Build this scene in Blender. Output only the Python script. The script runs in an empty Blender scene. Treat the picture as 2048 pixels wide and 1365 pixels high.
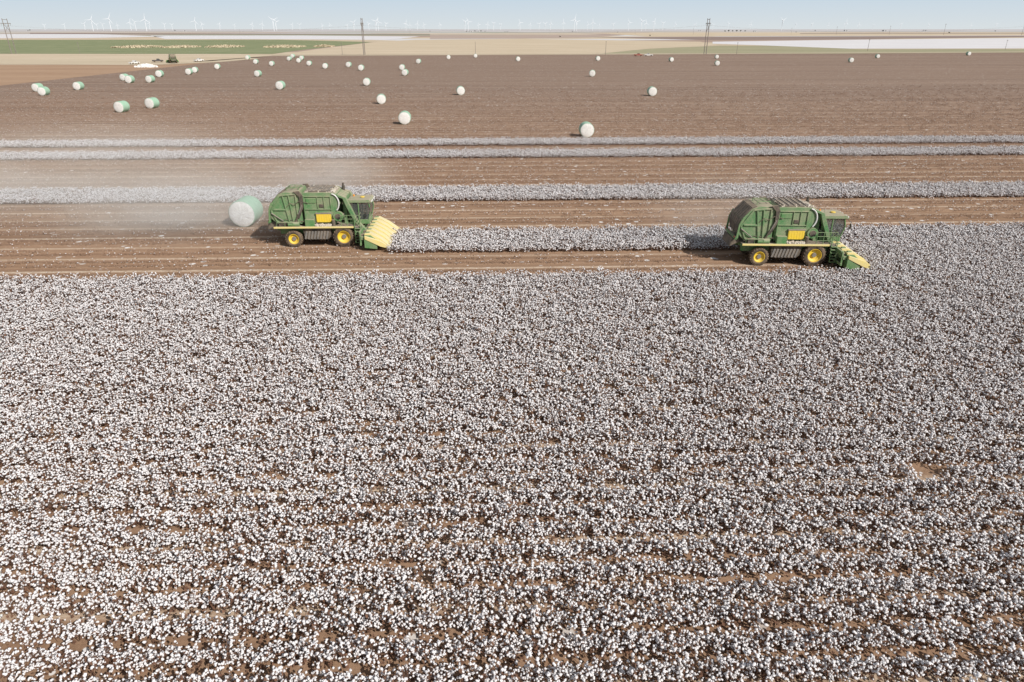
import bpy, bmesh, math, random
import numpy as np
from mathutils import Vector, Matrix, Euler
R = math.radians
rnd = random.Random(7)
scene = bpy.context.scene
COL = scene.collection
# ------------------------------------------------------------------ camera
H = 16.6
PITCH = math.atan(624.0 / 1365.3)
YAW = R(1.85)
cam_d = bpy.data.cameras.new("camera"); cam = bpy.data.objects.new("camera", cam_d)
COL.objects.link(cam); scene.camera = cam
cam_d.lens = 24; cam_d.sensor_width = 36; cam_d.clip_end = 100000; cam_d.clip_start = 0.5
cam.location = (0, 0, H); cam.rotation_euler = (math.pi / 2 - PITCH, 0, -YAW)

def gp(u, v, h=0.0):
    """ground survey: bearing/depression measured in the photograph -> position on the ground"""
    cx = (u - 1024) / 1365.3; cy = (682.5 - v) / 1365.3
    fw = math.cos(PITCH) + cy * math.sin(PITCH); dn = -math.sin(PITCH) + cy * math.cos(PITCH)
    t = (h - H) / dn
    X = cx * t; D = fw * t
    return (X * math.cos(YAW) + D * math.sin(YAW), -X * math.sin(YAW) + D * math.cos(YAW))

# ------------------------------------------------------------------ world
w = bpy.data.worlds.new("World"); scene.world = w; w.use_nodes = True
nt = w.node_tree; nt.nodes.clear()
sky = nt.nodes.new("ShaderNodeTexSky"); sky.sky_type = 'NISHITA'; sky.sun_disc = False
SUN_EL = R(38); sun_vec_xy = Vector((0.70, -0.714)).normalized()
sky.sun_elevation = SUN_EL
sky.sun_rotation = math.atan2(sun_vec_xy.x, sun_vec_xy.y)
sky.altitude = 900; sky.air_density = 1.0; sky.dust_density = 2.0; sky.ozone_density = 1.0
bg = nt.nodes.new("ShaderNodeBackground"); bg.inputs[1].default_value = 0.10
wo = nt.nodes.new("ShaderNodeOutputWorld")
# sky haze pale at the horizon; greyed higher up to neutralise the fill light
tcw = nt.nodes.new("ShaderNodeTexCoord"); spw = nt.nodes.new("ShaderNodeSeparateXYZ"); nt.links.new(tcw.outputs["Generated"], spw.inputs[0])
mr = nt.nodes.new("ShaderNodeMapRange"); mr.interpolation_type = 'SMOOTHSTEP'; nt.links.new(spw.outputs[2], mr.inputs[0])
mr.inputs[1].default_value = 0.05; mr.inputs[2].default_value = 0.45; mr.inputs[3].default_value = 1.0; mr.inputs[4].default_value = 0.6
hz = nt.nodes.new("ShaderNodeValToRGB"); nt.links.new(spw.outputs[2], hz.inputs[0])
hz.color_ramp.elements[0].position = 0.0; hz.color_ramp.elements[0].color = (6.9, 7.4, 7.6, 1)
hz.color_ramp.elements[1].position = 0.05; hz.color_ramp.elements[1].color = (5.3, 6.6, 7.8, 1)
e_ = hz.color_ramp.elements.new(0.14); e_.color = (4.1, 4.3, 4.5, 1)
e_ = hz.color_ramp.elements.new(0.6); e_.color = (3.3, 3.35, 3.4, 1)
mx = nt.nodes.new("ShaderNodeMix"); mx.data_type = 'RGBA'; nt.links.new(mr.outputs[0], mx.inputs[0])
nt.links.new(sky.outputs[0], mx.inputs[6]); nt.links.new(hz.outputs[0], mx.inputs[7])
nt.links.new(mx.outputs[2], bg.inputs[0]); nt.links.new(bg.outputs[0], wo.inputs[0])
sd = bpy.data.lights.new("sun", 'SUN'); sd.energy = 4.7; sd.angle = R(0.55); sd.color = (1.0, 0.955, 0.90)
so = bpy.data.objects.new("sun", sd); COL.objects.link(so)
tosun = Vector((sun_vec_xy.x * math.cos(SUN_EL), sun_vec_xy.y * math.cos(SUN_EL), math.sin(SUN_EL)))
so.rotation_euler = tosun.to_track_quat('Z', 'Y').to_euler(); so.location = (60, -20, 60)
scene.view_settings.view_transform = 'Standard'; scene.view_settings.look = 'None'; scene.view_settings.exposure = 0

# ------------------------------------------------------------------ node helper
class NT:
    def __init__(s, name):
        s.mat = bpy.data.materials.new(name); s.mat.use_nodes = True
        s.t = s.mat.node_tree; s.t.nodes.clear()
        s.out = s.n("ShaderNodeOutputMaterial")
    def n(s, typ, **kw):
        nd = s.t.nodes.new(typ)
        for k, v in kw.items(): setattr(nd, k, v)
        return nd
    def put(s, inp, v):
        if isinstance(v, bpy.types.NodeSocket): s.t.links.new(v, inp)
        elif v is not None:
            try: inp.default_value = v
            except Exception: inp.default_value = (v[0], v[1], v[2], 1)
    def math(s, op, a, b=None, c=None, clamp=False):
        nd = s.n("ShaderNodeMath", operation=op); nd.use_clamp = clamp
        s.put(nd.inputs[0], a); s.put(nd.inputs[1], b); s.put(nd.inputs[2], c); return nd.outputs[0]
    def mix(s, f, a, b, mode='MIX'):
        nd = s.n("ShaderNodeMix", data_type='RGBA', blend_type=mode)
        s.put(nd.inputs[0], f); s.put(nd.inputs[6], c4(a)); s.put(nd.inputs[7], c4(b)); return nd.outputs[2]
    def noise(s, vec, scale, detail=4, rough=0.55, dist=0.0):
        nd = s.n("ShaderNodeTexNoise"); s.put(nd.inputs["Vector"], vec)
        nd.inputs["Scale"].default_value = scale; nd.inputs["Detail"].default_value = detail
        nd.inputs["Roughness"].default_value = rough; nd.inputs["Distortion"].default_value = dist
        return nd.outputs[0]
    def mapr(s, v, a, b, c=0.0, d=1.0, smooth=False):
        nd = s.n("ShaderNodeMapRange"); nd.clamp = True
        if smooth: nd.interpolation_type = 'SMOOTHSTEP'
        s.put(nd.inputs[0], v)
        for i, x in enumerate((a, b, c, d)): nd.inputs[i + 1].default_value = x
        return nd.outputs[0]
    def coords(s, scale=(1, 1, 1)):
        tc = s.n("ShaderNodeTexCoord")
        if scale == (1, 1, 1): return tc.outputs["Object"]
        mp = s.n("ShaderNodeMapping"); s.t.links.new(tc.outputs["Object"], mp.inputs[0]); mp.inputs["Scale"].default_value = scale
        return mp.outputs[0]
    def bsdf(s, col, rough=0.8, spec=0.3, metal=0.0, bump=None, bstr=0.5, bdist=0.05, **kw):
        b = s.n("ShaderNodeBsdfPrincipled"); s.put(b.inputs["Base Color"], c4(col)); s.put(b.inputs["Roughness"], rough)
        b.inputs["Specular IOR Level"].default_value = spec; b.inputs["Metallic"].default_value = metal
        for k, v in kw.items(): b.inputs[k].default_value = v
        if bump is not None:
            bp = s.n("ShaderNodeBump"); s.put(bp.inputs["Strength"], bstr); bp.inputs["Distance"].default_value = bdist
            s.t.links.new(bump, bp.inputs["Height"]); s.t.links.new(bp.outputs[0], b.inputs["Normal"])
        s.t.links.new(b.outputs[0], s.out.inputs[0]); return b
def c4(c):
    if isinstance(c, (tuple, list)) and len(c) == 3: return (c[0], c[1], c[2], 1)
    return c

def paint(name, col, rough=0.5, dust=0.45, dustcol=(0.42, 0.33, 0.24), spec=0.4, metal=0.0, sc=1.6):
    m = NT(name); co = m.coords()
    n1 = m.noise(co, sc, 6, 0.65); n2 = m.noise(co, sc * 9, 3, 0.6)
    geo = m.n("ShaderNodeNewGeometry"); sp = m.n("ShaderNodeSeparateXYZ"); m.t.links.new(geo.outputs["Normal"], sp.inputs[0])
    up = m.mapr(sp.outputs[2], 0.1, 1.0, 0.0, 0.8)
    f = m.math('ADD', m.mapr(n1, 0.35, 0.7, 0.15, 1.0), up)
    f = m.math('ADD', f, m.mapr(n2, 0.4, 0.7, -0.15, 0.2))
    f = m.math('MULTIPLY', f, dust, clamp=True)
    m.bsdf(m.mix(f, col, dustcol), m.math('ADD', m.math('MULTIPLY', f, 0.5), rough, clamp=True), spec, metal)
    return m.mat
def plain(name, col, rough=0.8, spec=0.2, var=0.25, sc=3.0):
    m = NT(name); n = m.noise(m.coords(), sc, 5)
    m.bsdf(m.mix(m.mapr(n, 0.3, 0.7), tuple(c * (1 - var) for c in col), tuple(min(1, c * (1 + var)) for c in col)), rough, spec)
    return m.mat

# ------------------------------------------------------------------ mesh builder
class MB:
    def __init__(s): s.v = []; s.f = []; s.m = []
    def add(s, vs, fs, mi=0, M=None):
        o = len(s.v)
        for v in vs:
            v = Vector(v); s.v.append(tuple(M @ v) if M is not None else tuple(v))
        for f in fs: s.f.append(tuple(i + o for i in f)); s.m.append(mi)
    def box(s, x0, x1, y0, y1, z0, z1, mi=0, M=None):
        s.add([(x0, y0, z0), (x1, y0, z0), (x1, y1, z0), (x0, y1, z0), (x0, y0, z1), (x1, y0, z1), (x1, y1, z1), (x0, y1, z1)],
              [(0, 3, 2, 1), (4, 5, 6, 7), (0, 1, 5, 4), (1, 2, 6, 5), (2, 3, 7, 6), (3, 0, 4, 7)], mi, M)
    def prism(s, pts, y0, y1, mi=0, M=None):
        n = len(pts)
        vs = [(p[0], y0, p[1]) for p in pts] + [(p[0], y1, p[1]) for p in pts]
        fs = [tuple(range(n)), tuple(range(2 * n - 1, n - 1, -1))]
        for i in range(n):
            j = (i + 1) % n; fs.append((i, i + n, j + n, j))
        s.add(vs, fs, mi, M)
    def tube(s, p0, p1, r0, r1=None, n=8, mi=0):
        r1 = r0 if r1 is None else r1
        p0 = Vector(p0); p1 = Vector(p1); d = (p1 - p0)
        q = d.to_track_quat('Z', 'Y').to_matrix()
        vs = []
        for p, r in ((p0, r0), (p1, r1)):
            for i in range(n):
                a = 2 * math.pi * i / n; vs.append(tuple(p + q @ Vector((r * math.cos(a), r * math.sin(a), 0))))
        fs = [tuple(range(n - 1, -1, -1)), tuple(range(n, 2 * n))]
        for i in range(n):
            j = (i + 1) % n; fs.append((i, j, j + n, i + n))
        s.add(vs, fs, mi)
    def path(s, pts, r, n=6, mi=0):
        for a, b in zip(pts[:-1], pts[1:]): s.tube(a, b, r, r, n, mi)
    def lathe(s, prof, n=28, mi=0, M=None):
        """profile of (radius, y) revolved about the y axis"""
        vs = []; k = len(prof)
        for i in range(n):
            a = 2 * math.pi * i / n
            for r, y in prof: vs.append((r * math.cos(a), y, r * math.sin(a)))
        fs = []
        for i in range(n):
            j = (i + 1) % n
            for t in range(k - 1): fs.append((i * k + t, i * k + t + 1, j * k + t + 1, j * k + t))
        s.add(vs, fs, mi, M)
    def mesh(s, name, mats, smooth=35):
        me = bpy.data.meshes.new(name); me.from_pydata(s.v, [], s.f)
        for m in mats: me.materials.append(m)
        me.polygons.foreach_set("material_index", s.m)
        bm = bmesh.new(); bm.from_mesh(me); bmesh.ops.remove_doubles(bm, verts=bm.verts, dist=1e-5)
        bmesh.ops.recalc_face_normals(bm, faces=bm.faces); bm.to_mesh(me); bm.free()
        if smooth:
            me.polygons.foreach_set("use_smooth", [True] * len(me.polygons)); me.set_sharp_from_angle(angle=R(smooth))
        me.update(); return me
    def obj(s, name, mats, parent=None, bevel=0.0, smooth=35, loc=(0, 0, 0)):
        o = bpy.data.objects.new(name, s.mesh(name, mats, smooth)); COL.objects.link(o); o.location = loc
        if parent: o.parent = parent
        if bevel:
            b = o.modifiers.new("bevel", 'BEVEL'); b.width = bevel; b.segments = 2; b.limit_method = 'ANGLE'; b.angle_limit = R(40)
        return o
def empty(name, parent=None, loc=(0, 0, 0)):
    o = bpy.data.objects.new(name, None); COL.objects.link(o); o.location = loc; o.empty_display_size = 0.3
    if parent: o.parent = parent
    return o
def copy_tree(root):
    def rec(o, p):
        c = o.copy(); COL.objects.link(c)
        c.parent = p
        for ch in list(o.children): rec(ch, c)
        return c
    return rec(root, None)
def tag(o, label, cat, group=None):
    o["label"] = label; o["category"] = cat
    if group: o["group"] = group
    return o

# ------------------------------------------------------------------ materials for ground
def soil_material():
    m = NT("harvested_soil"); co = m.coords()
    sp = m.n("ShaderNodeSeparateXYZ"); m.t.links.new(co, sp.inputs[0])
    y = sp.outputs[1]
    wob = m.math('MULTIPLY', m.math('SUBTRACT', m.noise(m.coords((0.01, 0.02, 1)), 1.0, 2), 0.5), 0.25)
    yy = m.math('ADD', y, wob)
    row = m.math('MULTIPLY_ADD', m.math('COSINE', m.math('MULTIPLY', yy, 2 * math.pi / 1.016)), 0.5, 0.5)
    streak = m.noise(m.coords((0.003, 0.40, 1)), 1.0, 5, 0.75)
    wide = m.noise(m.coords((0.0015, 0.14, 1)), 1.0, 4, 0.75)
    streak2 = m.noise(m.coords((0.02, 1.7, 1)), 1.0, 4, 0.7)
    clod = m.noise(co, 5.0, 6, 0.75)
    f = m.math('ADD', m.math('MULTIPLY', m.mapr(streak, 0.32, 0.68), 0.38), m.math('MULTIPLY', m.mapr(clod, 0.3, 0.7), 0.28))
    f = m.math('ADD', f, m.math('MULTIPLY', m.mapr(wide, 0.34, 0.66), 0.34))
    f = m.math('ADD', f, m.math('MULTIPLY', m.math('MULTIPLY', row, m.mapr(y, 100, 200, 1.0, 0.0)), 0.10), clamp=True)
    near = m.mix(f, (0.165, 0.094, 0.058), (0.43, 0.285, 0.188))
    far = m.mix(f, (0.145, 0.097, 0.073), (0.34, 0.245, 0.188))
    col = m.mix(m.mapr(y, 60, 210), near, far)
    # wheel tracks of dry, straw-coloured trash every half machine width
    fr = m.math('ABSOLUTE', m.math('SUBTRACT', m.math('FRACT', m.math('DIVIDE', m.math('ADD', yy, 0.6), 3.048)), 0.5))
    tr = m.mapr(fr, 0.03, 0.10, 1.0, 0.0)
    tr = m.math('MULTIPLY', tr, m.mapr(streak2, 0.36, 0.60))
    tr = m.math('MULTIPLY', tr, m.mapr(m.noise(co, 2.5, 4, 0.7), 0.35, 0.6, 0.35, 0.95))
    tr = m.math('MULTIPLY', tr, m.mapr(y, 60, 300, 1.0, 0.8))
    col = m.mix(tr, col, (0.63, 0.52, 0.40))
    # fallen lint
    for sc_, a_, b_ in ((1.5, 0.10, 0.15), (3.1, 0.07, 0.12), (0.62, 0.11, 0.16)):
        vo = m.n("ShaderNodeTexVoronoi"); m.t.links.new(co, vo.inputs["Vector"]); vo.inputs["Scale"].default_value = sc_
        lint = m.mapr(vo.outputs[0], a_, b_, 1.0, 0.0)
        lint = m.math('MULTIPLY', lint, m.mapr(m.noise(m.coords((.3, 1.2, 1)), 0.3 * sc_, 3), 0.42, 0.55))
        col = m.mix(lint, col, (0.76, 0.74, 0.71))
    m.bsdf(col, 0.95, 0.05, bump=m.math('ADD', clod, m.math('MULTIPLY', row, 0.8)), bstr=m.mapr(y, 50, 130, 0.5, 0.0), bdist=0.08)
    return m.mat
def field_material(name, a, b, sx=0.004, sy=0.03, fine=0.3, fineamt=0.3):
    m = NT(name); co = m.coords()
    n = m.noise(m.coords((sx, sy, 1)), 1.0, 5, 0.65); n2 = m.noise(co, fine, 5, 0.7)
    f = m.math('ADD', m.math('MULTIPLY', m.mapr(n, 0.3, 0.7), 1 - fineamt), m.math('MULTIPLY', m.mapr(n2, 0.35, 0.65), fineamt), clamp=True)
    m.bsdf(m.mix(f, a, b), 0.95, 0.05); return m.mat
def plain_ground():
    m = NT("plains_ground"); co = m.coords()
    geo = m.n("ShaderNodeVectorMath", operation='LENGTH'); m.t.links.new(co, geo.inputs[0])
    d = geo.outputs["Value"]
    vo = m.n("ShaderNodeTexVoronoi"); m.t.links.new(m.coords((0.0011, 0.0028, 1)), vo.inputs["Vector"]); vo.inputs["Scale"].default_value = 1.0
    sp = m.n("ShaderNodeSeparateColor"); m.t.links.new(vo.outputs["Color"], sp.inputs[0])
    patch = sp.outputs[0]
    n = m.noise(co, 0.01, 5)
    tan = m.mix(m.mapr(n, 0.3, 0.7), (0.48, 0.39, 0.28), (0.60, 0.51, 0.39))
    col = m.mix(m.mapr(patch, 0.45, 0.7), tan, (0.38, 0.29, 0.24))
    col = m.mix(m.mapr(sp.outputs[1], 0.70, 0.74), col, (0.60, 0.59, 0.59))
    col = m.mix(m.mapr(sp.outputs[2], 0.84, 0.86), col, (0.30, 0.31, 0.22))
    col = m.mix(m.mapr(d, 1500, 8000, 0.0, 0.88), col, (0.50, 0.49, 0.50))  # greys with distance: aerial haze painted into the ground colour
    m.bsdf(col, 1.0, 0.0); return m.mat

def sheet(name, pts, z, mat):
    me = bpy.data.meshes.new(name); n = len(pts)
    me.from_pydata([(p[0], p[1], z) for p in pts], [], [tuple(range(n))])
    bm = bmesh.new(); bm.from_mesh(me)
    bmesh.ops.recalc_face_normals(bm, faces=bm.faces)
    for f in bm.faces:
        if f.normal.z < 0: f.normal_flip()
    bmesh.ops.triangulate(bm, faces=bm.faces); bm.to_mesh(me); bm.free()
    me.materials.append(mat); o = bpy.data.objects.new(name, me); COL.objects.link(o); o["kind"] = "structure"
    return o
ticks = [-60000, -20000, -8000, -3000, -1200, -500, -200, 0, 200, 500, 1200, 3000, 8000, 20000, 60000]
vs = [(x, y, 0) for y in ticks for x in ticks]; k = len(ticks)
fs = [(j * k + i, j * k + i + 1, (j + 1) * k + i + 1, (j + 1) * k + i) for j in range(k - 1) for i in range(k - 1)]
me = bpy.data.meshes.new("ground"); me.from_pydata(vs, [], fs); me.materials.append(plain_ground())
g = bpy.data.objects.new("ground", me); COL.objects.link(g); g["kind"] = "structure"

straw = field_material("straw_stubble", (0.48, 0.39, 0.27), (0.64, 0.54, 0.41), 0.01, 0.05)
drygrass = field_material("dry_weed_grass", (0.48, 0.40, 0.27), (0.64, 0.56, 0.41), 0.05, 0.05)
paletan = field_material("pale_dry_grass", (0.46, 0.38, 0.27), (0.60, 0.51, 0.38), 0.01, 0.04)
greenm = field_material("green_crop", (0.165, 0.205, 0.105), (0.31, 0.315, 0.185), 0.006, 0.03, .06, .5)
olive = field_material("olive_grass", (0.27, 0.26, 0.16), (0.42, 0.385, 0.26), 0.006, 0.04)
whitef = field_material("distant_cotton", (0.58, 0.56, 0.56), (0.74, 0.73, 0.74), 0.01, 0.05)
redsoil = field_material("red_bare_soil", (0.33, 0.215, 0.140), (0.45, 0.31, 0.21), 0.01, 0.06)
darks = field_material("dark_soil", (0.22, 0.17, 0.15), (0.33, 0.255, 0.22), 0.004, 0.03)
mauve = field_material("distant_bare_soil", (0.37, 0.29, 0.25), (0.48, 0.39, 0.33), 0.003, 0.02)  # distant field tones are paled, carrying haze in their colour
def px(name, pts, z, mat): return sheet(name, [gp(*p) for p in pts], z, mat)
fl = gp(540, 112.5); fl2 = gp(0, 172)
k_ = (fl2[0] - fl[0]) / (fl2[1] - fl[1])
soil = soil_material()
yr = gp(2600, 103)
sheet("harvested_field", [(fl[0] + k_ * (-80 - fl[1]), -80), (yr[0] + 60, -80), yr, gp(1500, 108.5), fl], 0.03, soil)
px("straw_field", [(-700, 108), (470, 108), (545, 111), (500, 119), (300, 130), (-700, 131)], 0.02, straw)
sheet("bare_soil_field", [gp(-700, 131), gp(300, 130), gp(480, 120.5), fl, (fl[0] + k_ * (-80 - fl[1]), -80), (-900, -80)], 0.025, redsoil)
px("green_field", [(-900, 80.5), (560, 80), (745, 84.5), (700, 90), (600, 101), (545, 108.5), (-900, 107.5)], 0.06, greenm)
px("dry_grass_field", [(745, 85), (830, 80), (1050, 78), (1400, 84), (1440, 91), (1300, 98), (1180, 109), (560, 109.5), (640, 98)], 0.05, straw)
px("olive_field", [(1190, 109), (1300, 98), (1440, 92), (1560, 92), (1720, 99), (1640, 108)], 0.055, olive)
px("olive_verge", [(1640, 108), (1720, 99), (2100, 98.5), (2500, 98), (2600, 102.5)], 0.055, olive)
px("distant_cotton_field", [(1425, 84), (1700, 80), (2048, 76.5), (2600, 74), (2600, 96), (2048, 97.5), (1700, 98), (1530, 91.5), (1425, 88)], 0.07, whitef)
px("distant_cotton_field", [(-300, 69.5), (200, 69), (330, 73.5), (180, 76.5), (-300, 78)], 0.08, whitef)
px("distant_cotton_field", [(300, 71.5), (600, 71.5), (840, 73.5), (770, 80.5), (560, 79), (330, 78.5)], 0.08, whitef)
px("dark_soil_field", [(1180, 75), (1500, 73.8), (2048, 72), (2600, 71), (2600, 73.2), (2048, 75), (1700, 79), (1400, 80.5)], 0.09, darks)
px("bare_field", [(860, 70), (1260, 70), (1180, 75.5), (1050, 77.5), (860, 78.5)], 0.07, mauve)
px("dark_soil_field", [(60, 66.2), (400, 67.3), (860, 68.5), (860, 69.6), (330, 69.4), (60, 68.2)], 0.12, darks)
px("straw_field", [(1180, 66), (2700, 64.5), (2700, 69.5), (1300, 73.5)], 0.10, straw)
px("dark_soil_field", [(1600, 67.2), (2700, 65.6), (2700, 66.4), (1600, 68.4)], 0.14, darks)
px("dirt_track", [(545, 110.8), (1500, 107), (2600, 101), (2600, 101.9), (1500, 108), (542, 112)], 0.10, paletan)
px("dirt_track", [(-700, 118), (250, 119), (300, 127), (420, 123), (500, 116.5), (520, 118), (440, 125), (300, 131), (-700, 126)], 0.09, paletan)

# ------------------------------------------------------------------ cotton plants
def boll_mat():
    m = NT("cotton_lint"); oi = m.n("ShaderNodeObjectInfo")
    n = m.noise(m.coords(), 9.0, 3)
    c = m.mix(m.mapr(n, 0.3, 0.7), (0.85, 0.83, 0.83), (0.95, 0.94, 0.95))
    c = m.mix(m.mapr(oi.outputs["Random"], 0, 1, 0.0, 0.18), c, (0.66, 0.58, 0.54))
    d = m.n("ShaderNodeBsdfDiffuse"); t = m.n("ShaderNodeBsdfTranslucent"); mxs = m.n("ShaderNodeMixShader"); mxs.inputs[0].default_value = .18
    m.t.links.new(c, d.inputs[0]); m.t.links.new(c, t.inputs[0]); m.t.links.new(d.outputs[0], mxs.inputs[1]); m.t.links.new(t.outputs[0], mxs.inputs[2])
    m.t.links.new(mxs.outputs[0], m.out.inputs[0]); return m.mat
def leaf_mat(name, a, b_):
    m = NT(name); oi = m.n("ShaderNodeObjectInfo")
    n = m.noise(m.coords(), 7.0, 3)
    f = m.math('ADD', m.math('MULTIPLY', m.mapr(n, 0.3, 0.7), 0.6), m.math('MULTIPLY', oi.outputs["Random"], 0.4))
    m.bsdf(m.mix(f, a, b_), 0.9, 0.1); return m.mat
M_lint = boll_mat()
M_leaf = leaf_mat("dry_leaf", (0.090, 0.047, 0.033), (0.23, 0.13, 0.085))
M_stalk = leaf_mat("cotton_stalk", (0.085, 0.048, 0.035), (0.18, 0.11, 0.075))
M_stub = leaf_mat("picked_stalk", (0.19, 0.118, 0.080), (0.43, 0.295, 0.21))

bm = bmesh.new(); bmesh.ops.create_icosphere(bm, subdivisions=2, radius=1.0)
ICO_V = [v.co.copy() for v in bm.verts]; ICO_F = [tuple(v.index for v in f.verts) for f in bm.faces]; bm.free()
bm = bmesh.new(); bmesh.ops.create_icosphere(bm, subdivisions=1, radius=1.0)
ICO1_V = [v.co.copy() for v in bm.verts]; ICO1_F = [tuple(v.index for v in f.verts) for f in bm.faces]; bm.free()
def add_boll(mb, p, r, rg, mi=2, low=False):
    V, F = (ICO1_V, ICO1_F) if low else (ICO_V, ICO_F)
    ph = rg.uniform(0, 6.28); vs = []
    q = Euler((rg.uniform(-.8, .8), rg.uniform(-.8, .8), rg.uniform(0, 6))).to_matrix()
    sx, sy, sz = rg.uniform(.7, 1.3), rg.uniform(.7, 1.3), rg.uniform(.65, 1.2)
    for v in V:
        a = math.atan2(v.y, v.x); k = 1 + 0.25 * math.cos(4 * a + ph) * (1 - abs(v.z)) + rg.uniform(-.2, .2)
        vv = Vector((v.x * sx, v.y * sy, v.z * sz)) * (r * k); vs.append(tuple(q @ vv + p))
    mb.add(vs, F, mi)
def add_leaf(mb, p, s, rg, mi=1):
    q = Euler((rg.uniform(-1.1, 1.1), rg.uniform(-1.1, 1.1), rg.uniform(0, 6.3))).to_matrix()
    pts = [(-.5, 0, 0), (-.1, -.5, .1), (.6, -.25, -.05), (.35, .1, .08), (.5, .45, 0), (-.15, .45, .12)]
    mb.add([tuple(q @ (Vector(t) * s * rg.uniform(.8, 1.2)) + p) for t in pts], [(0, 1, 2, 3), (0, 3, 4, 5)], mi)
def stem(mb, a, b, r0, r1, mi=0):
    a = Vector(a); b = Vector(b); q = (b - a).to_track_quat('Z', 'Y').to_matrix(); vs = []
    for p, r in ((a, r0), (b, r1)):
        for i in range(3):
            t = i * 2.0944; vs.append(tuple(p + q @ Vector((r * math.cos(t), r * math.sin(t), 0))))
    mb.add(vs, [(0, 1, 4, 3), (1, 2, 5, 4), (2, 0, 3, 5)], mi)
def raw_mesh(mb, name, mats):
    me = bpy.data.meshes.new(name); me.from_pydata(mb.v, [], mb.f)
    for m in mats: me.materials.append(m)
    me.polygons.foreach_set("material_index", mb.m)
    me.polygons.foreach_set("use_smooth", [x == 2 for x in mb.m]); me.update(); return me
def make_plant(i):
    rg = random.Random(100 + i); mb = MB(); h = rg.uniform(0.48, 0.72)
    lean = Vector((rg.uniform(-.08, .08), rg.uniform(-.08, .08), 0))
    stem(mb, (0, 0, -.02), tuple(lean + Vector((0, 0, h))), 0.012, 0.005)
    nb = rg.randint(9, 12)
    for b in range(nb):
        t = rg.uniform(0.25, 1.0); base = lean * t + Vector((0, 0, h * t)); a = rg.uniform(0, 6.28)
        L = rg.uniform(.12, .40) * (1.25 - 0.5 * t)
        tip = base + Vector((math.cos(a) * L * .8, math.sin(a) * L * 1.18, rg.uniform(.02, .13)))
        stem(mb, base, tip, 0.007, 0.004)
        for k in range(rg.choice((1, 2, 3, 3))):
            s = rg.uniform(.3, 1.0) if k else 1.0
            p = base.lerp(tip, s) + Vector((rg.uniform(-.03, .03), rg.uniform(-.03, .03), rg.uniform(-.02, .03)))
            if p.z < 0.08: p.z = 0.1
            add_boll(mb, p, rg.uniform(.021, .043), rg)
        add_leaf(mb, base.lerp(tip, rg.uniform(.2, 1)) + Vector((rg.uniform(-.05, .05), rg.uniform(-.06, .06), rg.uniform(-.08, .01))), rg.uniform(.06, .11), rg)
        if b % 2: add_leaf(mb, base.lerp(tip, rg.uniform(.2, 1)) + Vector((rg.uniform(-.05, .05), rg.uniform(-.06, .06), rg.uniform(-.05, .02))), rg.uniform(.05, .10), rg)
    for k in range(6):
        add_leaf(mb, Vector((rg.uniform(-.15, .15), rg.uniform(-.30, .30), rg.uniform(.03, .35))), rg.uniform(.06, .12), rg)
    return raw_mesh(mb, "cotton_plant", [M_stalk, M_leaf, M_lint])
def make_stub(i):
    rg = random.Random(500 + i); mb = MB()
    for k in range(7):
        x = -0.5 + (k + rg.uniform(.1, .9)) / 7; b = Vector((x, rg.uniform(-.05, .05), -.01)); h = rg.uniform(.2, .5)
        t = b + Vector((rg.uniform(-.12, .12), rg.uniform(-.15, .15), h)); stem(mb, b, t, .012, .006)
        for j in range(4):
            s = b.lerp(t, rg.uniform(.3, .95)); stem(mb, s, s + Vector((rg.uniform(-.2, .2), rg.uniform(-.22, .22), rg.uniform(.0, .18))), .007, .004)
        for j in range(2):
            add_leaf(mb, b.lerp(t, rg.uniform(.0, 1)) + Vector((rg.uniform(-.1, .1), rg.uniform(-.25, .25), 0)), rg.uniform(.06, .12), rg)
        if rg.random() < .30: add_boll(mb, b.lerp(t, rg.uniform(.1, 1)), rg.uniform(.025, .06), rg, low=True)
    return raw_mesh(mb, "picked_row", [M_stub, M_stub, M_lint])
def lib(name, maker, n):
    c = bpy.data.collections.new(name)
    for i in range(n):
        o = bpy.data.objects.new(name + "_%02d" % i, maker(i)); c.objects.link(o)
    return c
LIB_P = lib("cotton_plant", make_plant, 18)
LIB_S = lib("picked_row", make_stub, 12)
def scatter_group(coll):
    ng = bpy.data.node_groups.new("crop_" + coll.name, 'GeometryNodeTree')
    ng.interface.new_socket("Geometry", in_out='INPUT', socket_type='NodeSocketGeometry')
    ng.interface.new_socket("Geometry", in_out='OUTPUT', socket_type='NodeSocketGeometry')
    N = ng.nodes; L = ng.links
    gi = N.new("NodeGroupInput"); go = N.new("NodeGroupOutput")
    ci = N.new("GeometryNodeCollectionInfo"); ci.inputs[0].default_value = coll
    ci.inputs["Separate Children"].default_value = True; ci.inputs["Reset Children"].default_value = True
    ip = N.new("GeometryNodeInstanceOnPoints"); ip.inputs["Pick Instance"].default_value = True
    def attr(nm, dt):
        a = N.new("GeometryNodeInputNamedAttribute"); a.data_type = dt; a.inputs["Name"].default_value = nm
        return next(s for s in a.outputs if s.enabled and s.name == "Attribute")
    e = N.new("FunctionNodeEulerToRotation")
    L.new(attr("rot", 'FLOAT_VECTOR'), e.inputs[0]); L.new(e.outputs[0], ip.inputs["Rotation"])
    L.new(attr("scl", 'FLOAT_VECTOR'), ip.inputs["Scale"]); L.new(attr("variant", 'INT'), ip.inputs["Instance Index"])
    L.new(gi.outputs[0], ip.inputs["Points"]); L.new(ci.outputs[0], ip.inputs["Instance"]); L.new(ip.outputs[0], go.inputs[0])
    return ng
NG_P = scatter_group(LIB_P); NG_S = scatter_group(LIB_S)
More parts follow.
